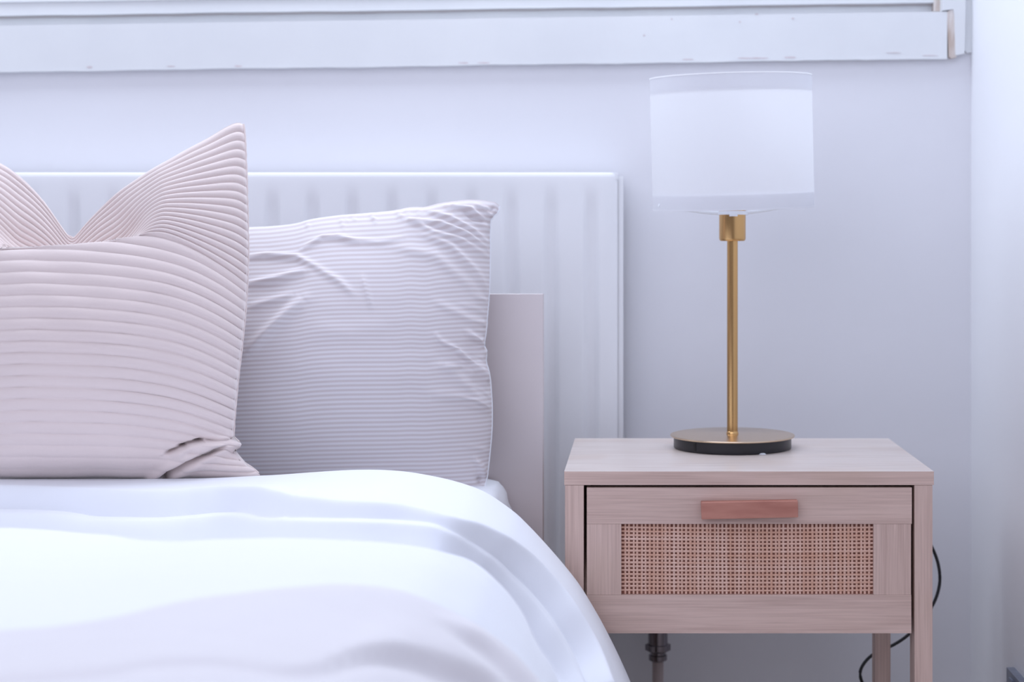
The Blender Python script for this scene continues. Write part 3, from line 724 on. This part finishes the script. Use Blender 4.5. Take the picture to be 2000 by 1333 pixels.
def cane():
    bm = bmesh.new(); r = random.Random(7)
    x0, x1_ = X(1213.5), X(1706.5); z0, z1_ = Z(1163.2), Z(1025); yc = df+0.0048
    nx, nz = 62, 18; px_, pz_ = (x1_-x0)/nx, (z1_-z0)/nz
    wx, wz = px_*0.50, pz_*0.50; T = 0.0006; A = 0.0004
    skew = lambda t: 0.0011*math.sin(t*3.0+0.4)
    def strip(pts, wd, ax):
        prev = None
        for p in pts:
            if ax == 'z': c = [(-wd/2, 0.0004), (-wd/4, -T/2), (wd/4, -T/2), (wd/2, 0.0004)]; vs = [bm.verts.new((p[0]+q, p[1]+e_, p[2])) for q, e_ in c]
            else: c = [(-wd/2, 0.0004), (-wd/4, -T/2), (wd/4, -T/2), (wd/2, 0.0004)]; vs = [bm.verts.new((p[0], p[1]+e_, p[2]+q)) for q, e_ in c]
            if prev:
                for j in range(3): bm.faces.new((prev[j], prev[j+1], vs[j+1], vs[j]))
            prev = vs
    xs = [x0+(i+0.0)*px_+r.uniform(-0.06, 0.06)*px_ for i in range(1, nx)]
    zs = [z0+(j)*pz_+r.uniform(-0.05, 0.05)*pz_ for j in range(1, nz)]
    for i, x in enumerate(xs):
        pts = []; w_ = wx*r.uniform(0.95, 1.2); dx = r.uniform(-0.1, 0.1)*px_
        for j in range(2*nz+1):
            z = z0+j*pz_/2; pts.append((x+dx*math.sin(j/(2*nz)*2.2), yc+A*math.cos(math.pi*(j/2+i)), z))
        strip(pts, w_, 'z')
    for j, z in enumerate(zs):
        pts = []; w_ = wz*r.uniform(0.95, 1.15)
        for i in range(2*nx+1):
            x = x0+i*px_/2; t = i/(2*nx); pts.append((x, yc-A*math.cos(math.pi*(i/2+j)), z-0.0012*math.sin(t*3.2)+skew(t+j*0.05)*0.4))
        strip(pts, w_, 'x')
    o = finish('cane_weave', bm, M['cane'], dr, smooth=True); o['kind'] = 'stuff'
    return o
cane()
# handle: sloping bar, slightly out of level
hrot = Matrix.Rotation(math.radians(-0.95), 4, 'Y')
bm = bmesh.new(); hx0, hx1, hz0, hz1 = X(1369), X(1557), Z(1011), Z(977.5)
vs = [bm.verts.new(p) for p in ((hx0, df-0.0145, hz0), (hx1, df-0.0145, hz0+0.0006), (hx1, df-0.0145, hz1), (hx0, df-0.0145, hz1),
      (hx0, df+0.0002, hz0+0.010), (hx1, df+0.0002, hz0+0.010), (hx1, df+0.0002, hz1), (hx0, df+0.0002, hz1))]
for f in ((0,1,2,3), (7,6,5,4), (0,4,5,1), (1,5,6,2), (2,6,7,3), (3,7,4,0)): bm.faces.new([vs[i] for i in f])
bmesh.ops.rotate(bm, verts=bm.verts, cent=((hx0+hx1)/2, df, (hz0+hz1)/2), matrix=hrot)
h_o = finish('handle', bm, M['handle'], dr, bevel=0.0009, seg=2); h_o['label'] = 'terracotta coloured bar handle'

# ------------------------------------------------------------------ table lamp
YL = 2.33; zs = zt
lx = P(1430.5, 0, YL).x
lamp = empty('table_lamp', (lx, YL, zs), 'brass table lamp with a white drum shade, standing on the bedside table', 'lamp')
base = lathe('base', [(0, 0.0006), (0.0885, 0.0006), (0.089, 0.002), (0.089, 0.0165), (0, 0.0165)], (lx, YL, zs), M['black'], lamp, 128); base['label'] = 'black weighted foot ring'
lathe('base_disc', [(0, 0.0168), (0.091, 0.0168), (0.0935, 0.0175), (0.0944, 0.0188), (0.0938, 0.0200), (0.092, 0.0205), (0, 0.0212)], (lx, YL, zs), M['brass_disc'], lamp, 128)
ang = math.asin((P(1357, 0, YL-0.07).x-lx)/0.0892)
for da, wd_, mt in ((ang, 0.0022, M['black_slot']),):
    cx_, cy_ = lx+0.0888*math.sin(da), YL-0.0888*math.cos(da)
    bm = bmesh.new(); addbox(bm, cx_-wd_, cx_+wd_, cy_-0.001, cy_+0.001, zs+0.003, zs+0.0155)
    bmesh.ops.rotate(bm, verts=bm.verts, cent=(cx_, cy_, 0), matrix=Matrix.Rotation(da, 4, 'Z'))
    finish('slot', bm, mt, base, bevel=0.0004)
# little clear pad squeezed out from under the foot
pa = math.asin((P(1490, 0, YL-0.08).x-lx)/0.09)
lathe('rubber_foot', [(0, 0.0022), (0.0035, 0.0018), (0.006, 0.0003), (0.006, 0.0), (0, 0)], (lx+0.088*math.sin(pa), YL-0.088*math.cos(pa), zs+0.0002), M['clear'], base, 20, smooth=True)
zL = lambda py: P(0, py, YL).z
lathe('pole', [(0.0082, 0.0), (0.0082, zL(468)-zs-0.0208)], (lx, YL, zs+0.0208), M['brass'], lamp, 40)
lathe('pole_collar', [(0.0082, 0.004), (0.0090, 0.003), (0.0092, 0)], (lx, YL, zs+0.0209), M['brass'], lamp, 40)
lathe('socket_cup', [(0.0082, -0.0002), (0.018, 0), (0.0196, 0.0015), (0.0202, 0.004), (0.0202, zL(406.5)-zL(471)), (0.0185, zL(406)-zL(471)), (0, zL(406)-zL(471))], (lx, YL, zL(471)), M['brass'], lamp, 48)
# shade: drum leaning slightly
ztop, zbt = zL(152.5), zL(405.5); rs = 0.1225; cz = (ztop+zbt)/2; sxc = P(1429.5, 0, YL).x
srot = (Vector((sxc, YL, cz)), (Matrix.Rotation(math.radians(-1.5), 4, 'Y') @ Matrix.Rotation(math.radians(3.0), 4, 'X')))
H = (ztop-zbt)/2
shade = lathe('shade', [(rs, -H), (rs, H)], (sxc, YL, cz), M['shade'], lamp, 128, False, srot)
for s_ in (1, -1):
    zc0 = s_*(H-0.0115)
    lathe('hem_band', [(rs-0.0012, zc0-0.0115), (rs-0.0012, zc0+0.0112)], (sxc, YL, cz), M['hem'], shade, 128, False, srot)
    zr = s_*(H+0.0003)
    lathe('rim_wire', [(rs+0.0005, zr-0.0011), (rs+0.0005, zr+0.0011), (rs-0.0016, zr+0.0011), (rs-0.0016, zr-0.0011)], (sxc, YL, cz), M['shade_trim' if s_ > 0 else 'hem'], shade, 128, True, srot)
# white carrier inside the shade: ring round the socket and three bowed arms
zc_ = zL(416.5)
hub = lathe('shade_carrier', [(0.0206, -0.0028), (0.0245, -0.0028), (0.0245, 0.0028), (0.0206, 0.0028)], (lx, YL, zc_), M['white_plastic'], lamp, 40, True)
for an in (200, 340, 90):
    c_, s_ = math.cos(math.radians(an)), math.sin(math.radians(an))
    pts = []
    for t in (0, 0.15, 0.35, 0.6, 0.8, 1.0):
        rr = 0.0235+(rs-0.003-0.0235)*t; tz_ = zc_+0.0002+0.016*t**1.35
        dz = math.tan(math.radians(1.5))*c_*rr + math.tan(math.radians(3.0))*s_*rr*t
        pts.append((lx+rr*c_, YL+rr*s_, tz_+dz))
    tube('carrier_arm', pts, 0.0027, M['white_plastic'], hub, 8, 6)
box('carrier_clip', lx-0.0062, lx+0.0062, YL-0.0262, YL-0.0242, zc_-0.0055, zc_+0.002, M['white_plastic'], hub, 0.0008)
lathe('bulb', [(0, 0.105), (0.012, 0.103), (0.024, 0.093), (0.030, 0.076), (0.028, 0.058), (0.016, 0.034), (0.0135, 0.022), (0.0135, 0)], (lx, YL, zL(405.8)), M['bulb'], lamp, 32, smooth=True)
# cord: over the back of the table, out past its right side, back under and down
yb_ = YN+DN+0.015
cp = [(lx+0.01, YL+0.086, zs+0.004), (lx+0.02, yb_-0.02, zs+0.004), (lx+0.03, yb_, zs-0.02), (lx+0.09, yb_+0.02, zs-0.05), P(1780, 1010, yb_+0.02)]
cp += [P(px, py, yb_+0.02) for px, py in ((1808, 1048), (1827, 1085), (1835, 1118), (1834, 1148), (1823, 1180), (1800, 1214), (1775, 1240), (1746, 1260), (1710, 1276), (1688, 1296), (1680, 1318), (1690, 1345), (1720, 1380))]
cp += [Vector((0.40, yb_+0.03, 0.01)), Vector((0.5, yb_+0.04, 0.006))]
tube('cord', cp, 0.0027, M['black'], lamp, 8, 8)
